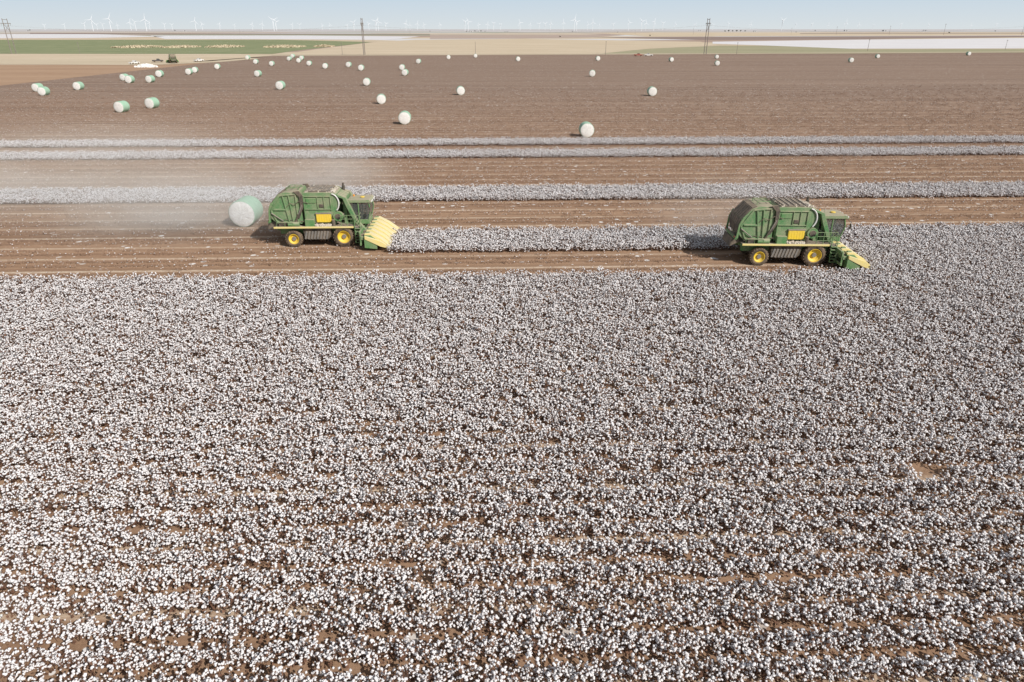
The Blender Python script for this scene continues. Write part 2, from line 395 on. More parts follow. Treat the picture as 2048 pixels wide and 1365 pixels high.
def crop(name, pts, rot, scl, var, ng):
    me = bpy.data.meshes.new(name); n = len(pts); me.vertices.add(n)
    me.vertices.foreach_set("co", np.asarray(pts, dtype=np.float32).ravel())
    a = me.attributes.new("rot", 'FLOAT_VECTOR', 'POINT'); a.data.foreach_set("vector", np.asarray(rot, dtype=np.float32).ravel())
    a = me.attributes.new("scl", 'FLOAT_VECTOR', 'POINT'); a.data.foreach_set("vector", np.asarray(scl, dtype=np.float32).ravel())
    a = me.attributes.new("variant", 'INT', 'POINT'); a.data.foreach_set("value", np.asarray(var, dtype=np.int32))
    o = bpy.data.objects.new(name, me); COL.objects.link(o); md = o.modifiers.new("crop", 'NODES'); md.node_group = ng
    o["kind"] = "stuff"; return o
nr = np.random.default_rng(11)
ROW = 1.016
def halfw(y): return 0.80 * y + 9
HOLE = gp(1852, 950)
TIPL = gp(790, 497)[0] - 0.4     # how far each machine has got along its strip
TIPR = gp(1735, 536)[0] - 0.6
def rows(y0, y1): 
    k0 = math.ceil(y0 / ROW); k1 = math.floor(y1 / ROW); return [k * ROW for k in range(k0, k1 + 1)]
S5 = (47.3, 53.4); S4 = (53.6, 59.7); S3 = (71.8, 77.6); S2 = (98.2, 103.0); S1 = (109.5, 114.4)
def plant_rows(y0, y1, x0=None, x1=None, dx=0.118, jit=0.08):
    P = []
    for y in rows(y0, y1):
        a = -halfw(y) if x0 is None else x0; b = halfw(y) + 4 if x1 is None else x1
        n = int((b - a) / dx); x = a + (np.arange(n) + nr.uniform(0, 1, n)) * dx
        gap = np.sin(x * 0.9 + y * 3.1) + np.sin(x * 2.3 + y * 7.7) + nr.normal(0, .6, n)
        x = x[gap < 2.2]; n = len(x)
        yy = y + nr.normal(0, jit, n) + 0.04 * np.sin(x * 0.25 + y)
        P.append(np.stack([x, yy, np.full(n, 0.03)], 1))
    return np.concatenate(P)
def build_plants(name, P, label, zs=1.0, ss=1.0):
    d = ((P[:, 0] - HOLE[0]) / 0.90) ** 2 + ((P[:, 1] - HOLE[1]) / 0.58) ** 2; P = P[d > 1]; n = len(P)
    rot = np.stack([nr.normal(0, .1, n), nr.normal(0, .1, n), nr.integers(0, 2, n) * math.pi + nr.normal(0, .35, n)], 1)
    s = nr.uniform(.82, 1.15, n) * ss; scl = np.stack([s, s, s * nr.uniform(.80, 1.12, n) * zs], 1)
    o = crop(name, P, rot, scl, nr.integers(0, 18, n), NG_P); tag(o, label, "cotton crop"); return o
build_plants("cotton_crop", plant_rows(9.5, 46.9), "unpicked white cotton rows on brown soil")
build_plants("cotton_crop", plant_rows(S5[0], S5[1], TIPR, halfw(50) + 6), "unpicked cotton strip ahead of the green picker")
build_plants("cotton_crop", plant_rows(S4[0], S4[1], TIPL, halfw(57) + 6, .108), "unpicked cotton strip between two pickers", .86, 1.1)
for S_ in (S3, S2, S1):
    build_plants("cotton_crop", plant_rows(S_[0], S_[1], None, None, .098, .11), "narrow unpicked cotton strip among harvested rows", .76, 1.15)
Ps = []
for y in rows(S5[0], 240):
    def ins(s): return s[0] - .2 <= y <= s[1] + .2
    if ins(S3) or ins(S2) or ins(S1): continue
    a, b = -halfw(y), halfw(y) + 4
    if ins(S5): b = TIPR - 2
    if ins(S4): b = TIPL - 2
    a = max(a, -160)
    fr = abs((((y + 0.6) / 3.048) % 1) - 0.5)
    n = int((b - a)); x = a + np.arange(n) + 0.5
    keep = nr.random(n) < (0.08 if fr < 0.17 else 0.85) * min(1.0, max(0.0, (240 - y) / 150)); x = x[keep]
    Ps.append(np.stack([x, y + nr.normal(0, .06, len(x)), np.full(len(x), .03)], 1))
Ps = np.concatenate(Ps); n = len(Ps)
o = crop("picked_cotton_stalks", Ps, np.stack([np.zeros(n), np.zeros(n), nr.integers(0, 2, n) * math.pi + nr.normal(0, .05, n)], 1),
         np.stack([np.full(n, 1.02), nr.uniform(.8, 1.2, n), nr.uniform(.5, 1.0, n)], 1), nr.integers(0, 12, n), NG_S)
tag(o, "rows of brown picked cotton stalks with scattered lint", "crop stubble")

# ------------------------------------------------------------------ cotton bales
mw = NT("pale_green_wrap"); nn = mw.noise(mw.coords((1, 6, 1)), 3.0, 4)
mw.bsdf(mw.mix(mw.mapr(nn, .3, .7), (0.26, 0.44, 0.31), (0.40, 0.58, 0.44)), 0.55, 0.25, bump=mw.noise(mw.coords((2, .6, 2)), 5, 5), bstr=.4, bdist=.04)
M_wrap = mw.mat
mc = NT("pressed_cotton"); cn = mc.noise(mc.coords(), 5.0, 8, .7); cn2 = mc.noise(mc.coords(), 1.2, 3)
mc.bsdf(mc.mix(mc.mapr(mc.math('ADD', mc.math('MULTIPLY', cn, .7), mc.math('MULTIPLY', cn2, .3)), .35, .65), (0.62, 0.60, 0.56), (0.83, 0.82, 0.79)), .95, .05, bump=cn, bstr=.6, bdist=.08)
M_core = mc.mat
def make_bale():
    core = MB(); prof = [(0.001, -1.25), (0.35, -1.245), (.75, -1.225), (1.0, -1.19), (1.13, -1.12), (1.13, 1.12), (1.0, 1.19), (.75, 1.225), (.35, 1.245), (0.001, 1.25)]
    core.lathe(prof, 44, 0, Matrix.Translation((0, 0, 1.16)))
    rg = random.Random(3)
    core.v = [(x + rg.uniform(-.012, .012), y + rg.uniform(-.025, .025), max(0.012, z)) for x, y, z in core.v]
    root = core.obj("round_cotton_bale", [M_core])
    wr = MB(); rg = random.Random(5)
    pr = [(1.12, -1.165), (1.165, -1.11)] + [(1.17 + rg.uniform(-.008, .008), -1.0 + .2 * i) for i in range(11)] + [(1.165, 1.11), (1.12, 1.165)]
    wr.lathe(pr, 44, 0, Matrix.Translation((0, 0, 1.16))); wr.v = [(x, y, max(0.004, z)) for x, y, z in wr.v]
    wr.obj("plastic_wrap", [M_wrap], root)
    return root
bale = make_bale()
BALES = [(73, 184), (85, 192), (155, 181), (241, 226), (302, 218), (247, 162), (258, 167), (299, 166), (318, 155), (377, 150), (389, 146), (434, 139),
 (515, 154), (560, 180), (495, 119.5), (511, 128.5), (543, 132.5), (578, 122), (597, 126), (603, 120.5), (618, 132), (650, 138), (697, 135), (722, 142),
 (733, 172), (762, 209), (804, 141), (810, 152), (837, 128), (897, 119), (921, 191), (809, 250), (951, 116), (1036, 123), (1174, 276), (1185, 154),
 (1196, 122), (1343, 124), (1305, 193), (1435, 132), (1434, 118), (1703, 125.5), (1756, 117), (1938, 111.5), (585, 116.5)]
for (u, v) in BALES:
    x, y = gp(u, v); b = copy_tree(bale); b.location = (x, y + 1.1, 0.03); b.rotation_euler = (0, 0, rnd.uniform(-.14, .14))
    s = rnd.uniform(.94, 1.04); b.scale = (s, 1, s)
    tag(b, "round cotton bale in pale green wrap on harvested soil", "cotton bale", "round cotton bales on the field")
x, y = gp(489, 455); bale.location = (x, y + 1.1, 0.03); bale.rotation_euler = (0, 0, -0.03); bale.scale = (1.04, 1, 1.04)
tag(bale, "freshly dropped round cotton bale behind a picker", "cotton bale", "round cotton bales on the field")

# ------------------------------------------------------------------ cotton picker
DC = (0.40, 0.35, 0.25)
G = paint("green_paint", (0.055, 0.22, 0.06), .5, .55, DC)
G2 = paint("dusty_green_paint", (0.070, 0.22, 0.075), .6, .70, DC, sc=.9)
Yp = paint("yellow_paint", (0.85, 0.60, 0.03), .45, .28)
Yd = paint("dusty_yellow_paint", (0.78, 0.64, 0.22), .55, .55, (0.64, 0.57, 0.40))
BK = paint("black_metal", (0.03, 0.03, 0.027), .6, .52)
GR = paint("grey_metal", (0.15, 0.155, 0.155), .55, .5)
TY = paint("tyre_rubber", (0.025, 0.023, 0.022), .85, .66, (0.34, 0.25, 0.17), .2)
LT = paint("lint_buildup", (0.58, 0.55, 0.49), .95, .6, (0.40, 0.33, 0.25))
gm = NT("cab_glass"); gm.bsdf((0.10, 0.11, 0.105), .18, .8, Alpha=0.6); GLS = gm.mat
rdm = plain("red_lens", (0.5, 0.03, 0.02), .3, .5, .1); orm = plain("amber_lens", (0.8, 0.3, 0.03), .3, .5, .1); whm = paint("white_paint", (0.75, 0.75, 0.74), .4, .2)

def wheel(parent, x, y, r, wdt, side):
    hub = MB(); hub.lathe([(0.001, -.06), (.16, -.06), (.18, .0), (.18, .25), (0.001, .25)], 16)
    hb = hub.obj("wheel", [GR], parent, loc=(x, y, r))
    if side > 0: hb.rotation_euler = (0, 0, math.pi)
    h = wdt / 2; t = MB(); ri = r * .60
    t.lathe([(ri, -h * .78), (ri + .06, -h * .95), (r * .86, -h), (r * .955, -h * .86), (r * .975, -h * .5), (r * .975, h * .5), (r * .955, h * .86), (r * .86, h), (ri + .06, h * .95), (ri, h * .78)], 40)
    nl = 22
    for i in range(nl):
        for s in (-1, 1):
            a = 2 * math.pi * (i + (0 if s < 0 else .5)) / nl
            M = Matrix.Rotation(a, 4, 'Y') @ Matrix.Translation((r * .975, s * h * .48, 0)) @ Matrix.Rotation(s * .6, 4, 'X')
            t.box(-.03, r * .032, -h * .5, h * .5, -.035, .035, 0, M)
    t.obj("tyre", [TY], hb, loc=(0, h * .35, 0))
    rm = MB(); rm.lathe([(ri + .015, -h * .80), (ri - .02, -h * .82), (ri - .05, -h * .5), (ri * .72, -h * .30), (ri * .62, -h * .12), (ri * .30, -h * .10), (.15, -h * .16), (.15, h * .3), (ri * .7, h * .3), (ri - .02, h * .8)], 32)
    rm.obj("rim", [Yp], hb, loc=(0, h * .35, 0))
    return hb

def make_picker():
    root = empty("cotton_picker")
    c = MB()
    c.box(-3.7, 3.3, -.95, -.65, .95, 1.35); c.box(-3.7, 3.3, .65, .95, .95, 1.35)
    for x in (-3.3, -1.0, .6, 2.9): c.box(x, x + .22, -.66, .66, 1.0, 1.3)
    c.box(1.85, 2.25, -1.5, 1.5, .72, 1.08, 1); c.box(-2.35, -2.05, -1.4, 1.4, .58, .88, 1)
    c.box(-2.5, -1.9, -.6, .6, .5, .96, 1); c.box(-3.9, 3.2, -1.25, 1.25, 1.345, 1.66, 0)
    c.obj("chassis", [G, BK], root, .015)
    for y, s in ((-1.62, -1), (1.62, 1)):
        wheel(root, 2.1, y, .86, .62, s); wheel(root, -2.05, y, .70, .48, s)
    d = MB(); d.box(-3.95, 3.55, -1.86, 1.86, 1.66, 1.74, 0)
    for s in (-1, 1): d.box(-4.0, 3.0, s * 1.88 - .04, s * 1.88 + .04, 1.65, 1.79, 1)
    d.obj("deck", [GR, Yd], root, .006)
    for s in (-1, 1):
        e = MB(); e.prism([(-1.25, 1.56), (-1.15, .80), (-.9, .62), (.75, .62), (1.0, .85), (1.08, 1.56)], s * 1.62, s * 1.0, 0)
        for i in range(8):
            x = -1.02 + i * .25
            M = Matrix.Translation((x, s * 1.635, 1.0)) @ Matrix.Rotation(.25, 4, 'Y'); e.box(-.07, .07, -.028, .028, -.34, .34, 1, M)
        e.box(-1.2, 1.0, s * 1.635 - .03, s * 1.635 + .03, 1.40, 1.54, 0); e.obj("side_panel", [BK, GR], root, .01)
    ch = MB(); W = 1.38
    prof = [(-3.75, 1.90), (-4.25, 2.35), (-4.38, 3.10), (-4.20, 3.62), (-3.35, 4.45), (-2.85, 4.62), (-1.42, 4.66), (-1.30, 4.4), (-1.22, 1.90)]
    ch.prism(prof, -W, W, 0)
    for s in (-1, 1):
        ym = s * (W + .035)
        for a, b in (((-4.2, 3.1), (-3.2, 4.35)), ((-3.2, 4.35), (-1.5, 4.5)), ((-4.2, 3.1), (-3.7, 2.05)), ((-3.7, 2.05), (-1.4, 2.05)), ((-2.9, 4.4), (-2.5, 2.1)), ((-3.95, 3.15), (-2.72, 3.15)), ((-1.62, 4.4), (-1.62, 2.1)), ((-2.3, 4.4), (-2.1, 2.1))):
            L = math.hypot(b[0] - a[0], b[1] - a[1]); an = math.atan2(b[1] - a[1], b[0] - a[0])
            M = Matrix.Translation((a[0], ym, a[1])) @ Matrix.Rotation(-an, 4, 'Y'); ch.box(0, L, -.06, .06, -.06, .06, 0, M)
    ch.obj("module_chamber", [G2], root, .02)
    rg_ = MB()
    def seg(a, b, off, th, y0, y1, mi):
        dx, dz = b[0] - a[0], b[1] - a[1]; L = math.hypot(dx, dz); nx, nz = -dz / L, dx / L
        p = [(a[0] + nx * off, a[1] + nz * off), (b[0] + nx * off, b[1] + nz * off), (b[0] + nx * (off + th), b[1] + nz * (off + th)), (a[0] + nx * (off + th), a[1] + nz * (off + th))]
        rg_.prism(p, y0, y1, mi)
    for (a, b) in [((-4.25, 2.35), (-4.38, 3.10)), ((-4.38, 3.12), (-4.22, 3.60)), ((-4.20, 3.62), (-3.35, 4.45)), ((-3.33, 4.47), (-2.9, 4.61))]:
        for i in range(6): seg(a, b, -.02, .07, -1.25 + i * .43, -1.25 + i * .43 + .37, 0)
    for s in (-1, 1):
        rg_.prism([(-4.55, 2.1), (-4.42, 3.2), (-4.1, 3.8), (-3.9, 3.7), (-4.28, 3.1), (-4.35, 2.1)], s * 1.42, s * 1.52, 1)
        rg_.tube((-4.2, s * 1.5, 2.9), (-3.1, s * 1.5, 2.2), .05, n=8, mi=2)
    rg_.box(-4.62, -4.42, -1.5, 1.5, 2.0, 2.18, 1); rg_.prism([(-4.9, 1.35), (-4.75, 1.95), (-3.95, 1.85), (-3.95, 1.75)], -1.1, 1.1, 0)
    for y in (-1.3, 1.3): rg_.box(-4.66, -4.61, y - .1, y + .1, 2.12, 2.24, 3)
    rg_.obj("rear_gate", [BK, G, GR, rdm], root, .008)
    for s in (-1, 1):
        a_ = MB()
        a_.prism([(-1.75, 4.74), (-1.2, 4.78), (-.95, 4.4), (-1.0, 3.4), (-1.45, 2.4), (-1.62, 2.5), (-1.22, 3.45), (-1.25, 4.3), (-1.5, 4.54)], s * 1.44, s * 1.54, 0)
        a_.tube((-1.9, s * 1.50, 2.0), (-1.1, s * 1.50, 3.6), .055, n=8, mi=1); a_.tube((-1.9, s * 1.50, 2.0), (-1.5, s * 1.50, 2.8), .08, n=8, mi=0)
        a_.path([(-2.7, s * 1.42, 3.3), (-2.2, s * 1.5, 3.75), (-1.8, s * 1.5, 3.6), (-1.3, s * 1.5, 3.9), (-.6, s * 1.40, 3.7)], .03, mi=0)
        a_.obj("lift_arm", [BK, GR], root, .008)
    ac = MB(); ac.prism([(-1.05, 1.9), (-1.08, 4.45), (-.9, 4.60), (1.35, 4.60), (1.7, 4.45), (1.95, 3.6), (1.55, 2.9), (1.50, 1.9)], -1.33, 1.33, 0)
    for s in (-1, 1):
        y = s * 1.35
        for (x0, x1, z0, z1) in ((-.98, -.92, 2.0, 4.4), (-.9, 1.2, 3.12, 3.19), (1.18, 1.25, 3.05, 4.3), (-.9, 1.2, 4.23, 4.30), (.12, .18, 3.2, 4.22), (.65, .70, 3.2, 4.22)):
            ac.box(x0, x1, y - .06, y + .06, z0, z1, 0)
        ac.box(-.78, .02, y - .03, y + .03, 3.7, 4.1, 1); ac.box(.25, .6, y - .03, y + .03, 3.3, 3.6, 2)
    ac.obj("accumulator", [G2, G, BK], root, .02)
    top = MB(); top.box(-.85, 1.2, -1.2, 1.2, 4.59, 4.68, 0)
    for i in range(7): top.box(-.8, 1.15, -1.1 + i * .36, -1.04 + i * .36, 4.675, 4.73, 1)
    for i in range(5): top.box(-.7 + i * .42, -.64 + i * .42, -1.18, 1.18, 4.67, 4.77, 1)
    rg = random.Random(9)
    for i in range(170):
        add_boll(top, Vector((rg.uniform(-.85, 1.6), rg.uniform(-1.25, 1.25), 4.61)), rg.uniform(.04, .12), rg, 2)
    top.obj("top_screen", [BK, GR, LT], root)
    tr = MB()
    for y in (-.6, .6): tr.path([(-2.7, y, 4.55), (-2.7, y, 4.85), (-1.5, y, 4.85), (-1.5, y, 4.55)], .03)
    for x in (-2.7, -2.1, -1.5): tr.tube((x, -.6, 4.85), (x, .6, 4.85), .03)
    tr.obj("top_rail", [G], root)
    for s in (-1, 1):
        yp = MB(); yp.box(-.05, 1.15, s * 1.40 - .08, s * 1.40 + .06, 2.05, 2.78, 0)
        for i in range(6): yp.box(.0 + i * .2, .05 + i * .2, s * 1.47 - .02, s * 1.47 + .02, 2.1, 2.72, 0)
        yp.box(-.1, 1.2, s * 1.41 - .09, s * 1.41 + .09, 2.77, 2.86, 1)
        yp.obj("engine_hood", [Yp, GR], root, .01)
        a = MB(); a.box(-.95, -.2, s * 1.6 - .18, s * 1.6 + .18, 1.73, 2.35, 0); a.obj("tool_box", [G], root, .02)
        a = MB(); a.tube((-2.6, s * 1.62, 1.93), (-1.5, s * 1.62, 1.93), .2, n=18); a.obj("oil_tank", [G], root, .02)
        a = MB(); a.box(-3.5, -2.85, s * 1.62 - .16, s * 1.62 + .16, 1.73, 2.1); a.obj("battery_box", [BK], root, .02)
        a = MB(); a.tube((1.35, s * 1.6, 1.73), (1.35, s * 1.6, 2.3), .14, n=14); a.obj("air_filter", [BK], root, .01)
        a = MB(); a.path([(-3.8, s * 1.5, 1.9), (-2.9, s * 1.42, 2.3), (-1.4, s * 1.45, 2.15), (.0, s * 1.45, 2.0)], .025); a.obj("hose", [BK], root)
        a = MB()
        for i in range(60): add_boll(a, Vector((rg.uniform(-.1, 1.2), s * rg.uniform(1.50, 1.8), 1.78 + rg.uniform(0, .08))), rg.uniform(.05, .14), rg, 0)
        a.obj("lint_heap", [LT], root)
    for y in (-1.1, 1.1):
        du = MB(); q = [(3.75, 1.0), (3.0, 2.0), (2.45, 3.3), (2.2, 4.05), (1.8, 4.2)]; q2 = [(4.05, 1.15), (3.25, 2.1), (2.75, 3.4), (2.45, 4.15), (1.75, 4.4)]
        du.prism(q + q2[::-1], y - .2, y + .2, 0); du.obj("air_duct", [G2], root, .02)
    for y in (-.66, -.22, .22, .66):
        du = MB(); q = [(2.10, 1.74), (2.1, 3.3), (2.1, 3.95), (1.8, 4.2)]; q2 = [(2.42, 1.74), (2.38, 3.4), (2.38, 4.1), (1.75, 4.4)]
        du.prism(q + q2[::-1], y - .18, y + .18, 0); du.obj("air_duct", [G2], root, .02)
    for s in (-1, 1):
        fn = MB(); fn.tube((1.75, s * 1.52, 2.55), (1.75, s * 1.2, 2.55), .42, n=24, mi=0); fn.tube((1.75, s * 1.56, 2.55), (1.75, s * 1.5, 2.55), .25, n=20, mi=1); fn.obj("fan_housing", [G, BK], root, .015)
        pp = MB(); pp.path([(1.30 + .6 * math.cos(t), s * 1.40, 3.7 + .8 * math.sin(t)) for t in [(-.9 + .18 * i) for i in range(14)]], .055); pp.obj("white_hose", [whm], root)
    ex = MB(); ex.tube((1.9, .95, 4.1), (1.9, .95, 4.95), .08, n=12); ex.tube((1.9, .95, 4.1), (1.9, .95, 4.7), .13, n=12); ex.obj("exhaust_pipe", [BK], root)
    cb = MB(); cb.box(2.55, 4.15, -.9, .9, 1.74, 2.12, 0)
    A = [(2.6, 2.12), (2.6, 3.62), (4.2, 3.62), (4.35, 2.95), (4.12, 2.12)]
    for s in (-1, 1):
        y = s * .88
        for a, b in ((A[0], A[1]), (A[2], A[3]), (A[3], A[4]), ((3.35, 2.12), (3.35, 3.62))):
            cb.tube((a[0], y, a[1]), (b[0], y, b[1]), .05, n=6, mi=0)
    cabo = cb.obj("cab", [G, BK], root, .01)
    gl = MB(); gl.prism([(2.62, 2.13), (2.62, 3.6), (4.17, 3.6), (4.31, 2.95), (4.09, 2.13)], -.86, .86, 0); gl.obj("window", [GLS], cabo)
    rf = MB(); rf.prism([(2.45, 3.62), (2.5, 3.84), (4.3, 3.86), (4.48, 3.62)], -1.0, 1.0, 0)
    for y in (-.75, -.35, .35, .75): rf.box(4.44, 4.52, y - .1, y + .1, 3.65, 3.77, 1)
    rf.tube((2.8, .5, 3.82), (2.8, .5, 4.0), .07, n=10, mi=2); rf.tube((2.7, -.6, 3.82), (2.7, -.6, 4.6), .012, n=5, mi=3)
    rf.lathe([(0.001, -.06), (.16, -.05), (.2, .0), (.16, .05), (.001, .06)], 16, 4, Matrix.Translation((3.6, 0, 3.9)) @ Matrix.Rotation(R(90), 4, 'X')); rf.obj("roof", [G2, whm, orm, BK, Yp], cabo, .015)
    st = MB(); st.box(3.0, 3.5, -.28, .28, 2.35, 2.5); st.prism([(2.88, 2.45), (2.75, 3.2), (2.88, 3.22), (3.02, 2.48)], -.26, .26); st.tube((3.2, 0, 2.1), (3.2, 0, 2.36), .1); st.obj("driver_seat", [BK], cabo, .02)
    for s in (-1, 1):
        mi = MB(); mi.path([(4.2, s * .95, 3.65), (4.45, s * 1.5, 3.5), (4.45, s * 1.5, 3.3)], .022); mi.box(4.42, 4.47, s * 1.5 - .13, s * 1.5 + .13, 2.95, 3.35, 0); mi.obj("mirror", [BK], cabo, .01)
        rl = MB(); y = s * 1.82
        for x in (2.0, 2.5, 3.0, 3.5): rl.tube((x, y, 1.73), (x, y, 2.72), .026, n=6)
        for z in (2.05, 2.4, 2.72): rl.tube((2.0, y, z), (3.5, y, z), .026, n=6); rl.tube((3.5, y, z), (3.5, s * .9, z), .026, n=6)
        rl.obj("railing", [G], root)
        rl = MB()
        for x in (-3.7, -2.9, -2.1): rl.tube((x, y, 1.73), (x, y, 2.12), .02, n=6)
        rl.tube((-3.7, y, 2.12), (-2.1, y, 2.12), .02, n=6); rl.obj("railing", [G], root)
    ld = MB()
    for x in (3.12, 3.55): ld.path([(x, -1.95, 2.6), (x, -1.95, 1.7), (x, -2.1, .45)], .032, n=6)
    for i in range(6):
        t = i / 5; ld.box(3.12, 3.55, -1.95 - .15 * t - .1, -1.95 - .15 * t + .06, 1.62 - 1.14 * t - .02, 1.62 - 1.14 * t + .02)
    ld.obj("ladder", [G], root, .004)
    hd = MB(); hd.box(3.72, 3.98, -2.95, 2.95, .92, 1.18, 0); hd.box(3.6, 3.73, -2.95, 2.95, .45, .62, 0)
    for s in (-1, 1):
        hd.prism([(3.2, 1.0), (3.75, 1.15), (3.75, .75), (3.2, .7)], s * .6, s * .75, 1)
    for i in range(7): hd.box(3.62, 3.74, -2.9 + i * .95, -2.82 + i * .95, .5, 1.5, 0)
    hd.box(3.55, 3.7, -2.8, 2.8, 1.2, 1.55, 0); hdr = hd.obj("header", [G, BK], root, .01)
    for i in range(6):
        y = -2.54 + i * 1.016; u = MB()
        for a, b in ((-.38, -.09), (.09, .38)):
            u.prism([(3.98, .30), (3.98, 1.30), (4.5, 1.30), (4.95, .92), (4.95, .25)], y + a, y + b, 0)
        for s in (-1, 1):
            if s < 0 and i > 0: continue
            yo = y + s * .508
            u.prism([(4.0, .30), (4.0, 1.02), (4.5, 1.02), (5.0, .74), (5.0, .2)], yo - .08, yo + .08, 0)
            u.add([(4.05, yo - .11, 1.28), (4.05, yo + .11, 1.28), (5.3, yo + .15, .88), (5.3, yo - .15, .88), (6.4, yo, .10), (5.3, yo + .15, .42), (5.3, yo - .15, .42), (4.05, yo - .11, 1.03), (4.05, yo + .11, 1.03)],
                  [(0, 1, 2, 3), (3, 2, 4), (2, 5, 4), (3, 4, 6), (6, 4, 5), (1, 8, 5, 2), (0, 3, 6, 7), (7, 6, 5, 8), (0, 7, 8, 1)], 1)
        u.prism([(4.0, 1.30), (4.02, 1.42), (4.5, 1.44), (5.3, 1.0), (6.05, .34), (5.95, .24), (5.15, .82), (4.45, 1.28)], y - .31, y + .31, 1)
        u.box(4.1, 4.40, y - .10, y + .10, 1.42, 1.50, 0)
        u.tube((3.7, y, 1.2), (4.1, y, 1.25), .13, n=10, mi=2)
        u.obj("row_unit", [G, Yd, BK], hdr, .012)
    # final proportions: short rear overhang, low roof line
    def fit(o):
        for ch_ in o.children:
            if ch_.name.startswith("wheel"): continue
            if ch_.type == 'MESH':
                for v in ch_.data.vertices:
                    if v.co.x < -1.3: v.co.x = -1.3 + (v.co.x + 1.3) * .82
                    if v.co.z > 1.9: v.co.z = 1.9 + (v.co.z - 1.9) * .95
            fit(ch_)
    fit(root)
    return root
pk = make_picker()
def place_picker(o, u, v, rot=0.0):
    x, y = gp(u, v); o.rotation_euler = (0, 0, rot)
    off = Matrix.Rotation(rot, 3, 'Z') @ Vector((2.1, -1.75, 0)); o.location = (x - off.x, y - off.y, 0.03)
pk2 = copy_tree(pk); pk3 = copy_tree(pk)
place_picker(pk, 690, 495, R(0)); place_picker(pk2, 1625, 534, R(-3.5))
x, y = gp(347, 127); pk3.location = (x, y, 0.03); pk3.rotation_euler = (0, 0, R(118))
tag(pk, "dusty green cotton picker with yellow header harvesting a strip", "cotton picker", "green cotton pickers")
tag(pk2, "green cotton picker with yellow wheels entering standing cotton", "cotton picker", "green cotton pickers")
tag(pk3, "green cotton picker parked on straw beside trucks", "cotton picker", "green cotton pickers")

# ------------------------------------------------------------------ pickups & lint pile
def make_pickup(body):
    root = empty("pickup_truck"); b = MB()
    b.prism([(-2.75, .45), (-2.75, 1.05), (-.55, 1.08), (-.55, 1.1), (1.0, 1.12), (2.6, 1.0), (2.75, .8), (2.75, .42), (2.35, .42), (2.2, .75), (1.5, .75), (1.35, .42), (-1.15, .42), (-1.3, .75), (-2.05, .75), (-2.2, .45)], -.95, .95, 0)
    b.box(-2.6, -.65, -.82, .82, 1.06, 1.10, 1); b.box(2.75, 2.83, -.85, .85, .45, .65, 1)
    b.prism([(-.5, 1.11), (-.35, 1.72), (.65, 1.74), (1.3, 1.12)], -.80, .80, 0); b.obj("body", [body, BK], root, .03)
    for s in (-1, 1):
        w_ = MB(); w_.prism([(-.36, 1.16), (-.24, 1.62), (.6, 1.64), (1.1, 1.16)], s * .803, s * .815, 0); w_.obj("window", [GLS], root)
    for x in (-1.68, 1.85):
        for s in (-1, 1):
            t = MB(); t.lathe([(.001, -.1), (.2, -.1), (.22, -.13), (.36, -.13), (.39, -.08), (.39, .1), (.001, .1)], 20); t.obj("wheel", [TY], root, loc=(x, s * .85, .39))
    return root
redp = paint("red_paint", (0.33, 0.05, 0.04), .45, .35); darkp = paint("dark_paint", (0.03, 0.035, 0.05), .35, .25)
def put(o, u, v, rot): x, y = gp(u, v); o.location = (x, y, .1); o.rotation_euler = (0, 0, rot); return o
p1 = make_pickup(whm); tag(put(p1, 269, 129, R(70)), "white pickup truck parked on bare soil", "pickup truck")
p2 = make_pickup(darkp); tag(put(p2, 316, 125, R(30)), "dark pickup truck beside the parked picker", "pickup truck")
p3 = copy_tree(p1); tag(put(p3, 398, 124, R(60)), "white pickup truck parked near the harvester", "pickup truck")
p4 = make_pickup(redp); tag(put(p4, 1276, 113, R(5)), "red pickup truck on the farm track", "pickup truck")
p5 = copy_tree(p1); tag(put(p5, 1297, 113, R(175)), "white pickup truck behind a red truck", "pickup truck")
pm = MB(); rg = random.Random(4)
for i in range(160):
    a = rg.uniform(0, 6.28); r = rg.random() ** .6; z = (1 - r) * 1.1
    add_boll(pm, Vector((r * 5 * math.cos(a), r * 3 * math.sin(a), z)), rg.uniform(.4, .8), rg, 0)
x, y = gp(293, 135); lp = pm.obj("cotton_pile", [M_core], loc=(x, y, 0)); tag(lp, "loose pile of white cotton on red soil", "cotton pile")

# ------------------------------------------------------------------ poles
WD = plain("weathered_wood", (0.24, 0.21, 0.19), .9, .1, .3); GL2 = plain("insulator_glass", (0.25, 0.25, 0.24), .4, .4, .1)
def make_hframe():
    root = empty("transmission_pole"); hh = 23.5
    for s in (-1, 1):
        p = MB(); p.tube((0, s * 2.7, 0), (0, s * 2.7, hh), .30, .20, 12); p.obj("pole", [WD], root)
    c = MB(); c.box(-.18, .18, -5.6, 5.6, hh - 3.4, hh - 3.0); c.obj("crossarm", [WD], root)
    c = MB(); c.box(-.16, .16, -2.7, 2.7, hh - .9, hh - .6); c.obj("crossarm", [WD], root)
    for s in (-1, 1):
        b = MB(); b.tube((.2, s * 2.7, hh - 8.5), (.2, -s * 2.7, hh - 3.6), .13, n=6); b.obj("brace", [WD], root)
    for y in (-5.3, 0, 5.3):
        i = MB(); i.lathe([(.02, 0), (.14, .1), (.05, .2), (.14, .4), (.05, .5), (.14, .7), (.05, .8), (.14, 1.1), (.02, 1.2)], 10, 0, Matrix.Translation((0, y, hh - 4.6)) @ Matrix.Rotation(R(90), 4, 'X'))
        i.obj("insulator", [GL2], root)
    return root
hf = make_hframe(); HP = []
for i, (u, v) in enumerate([(28, 108), (729, 110.5), (1410, 109)]):
    o = hf if i == 0 else copy_tree(hf)
    x, y = gp(u, v); HP.append(Vector((x, y, 0))); o.location = (x, y, 0)
    tag(o, "tall wooden H-frame transmission pole at the field edge", "power pole", "transmission poles")
dv = HP[2] - HP[1]; HP = [HP[0] * 2 - HP[1]] + HP + [HP[2] + dv]
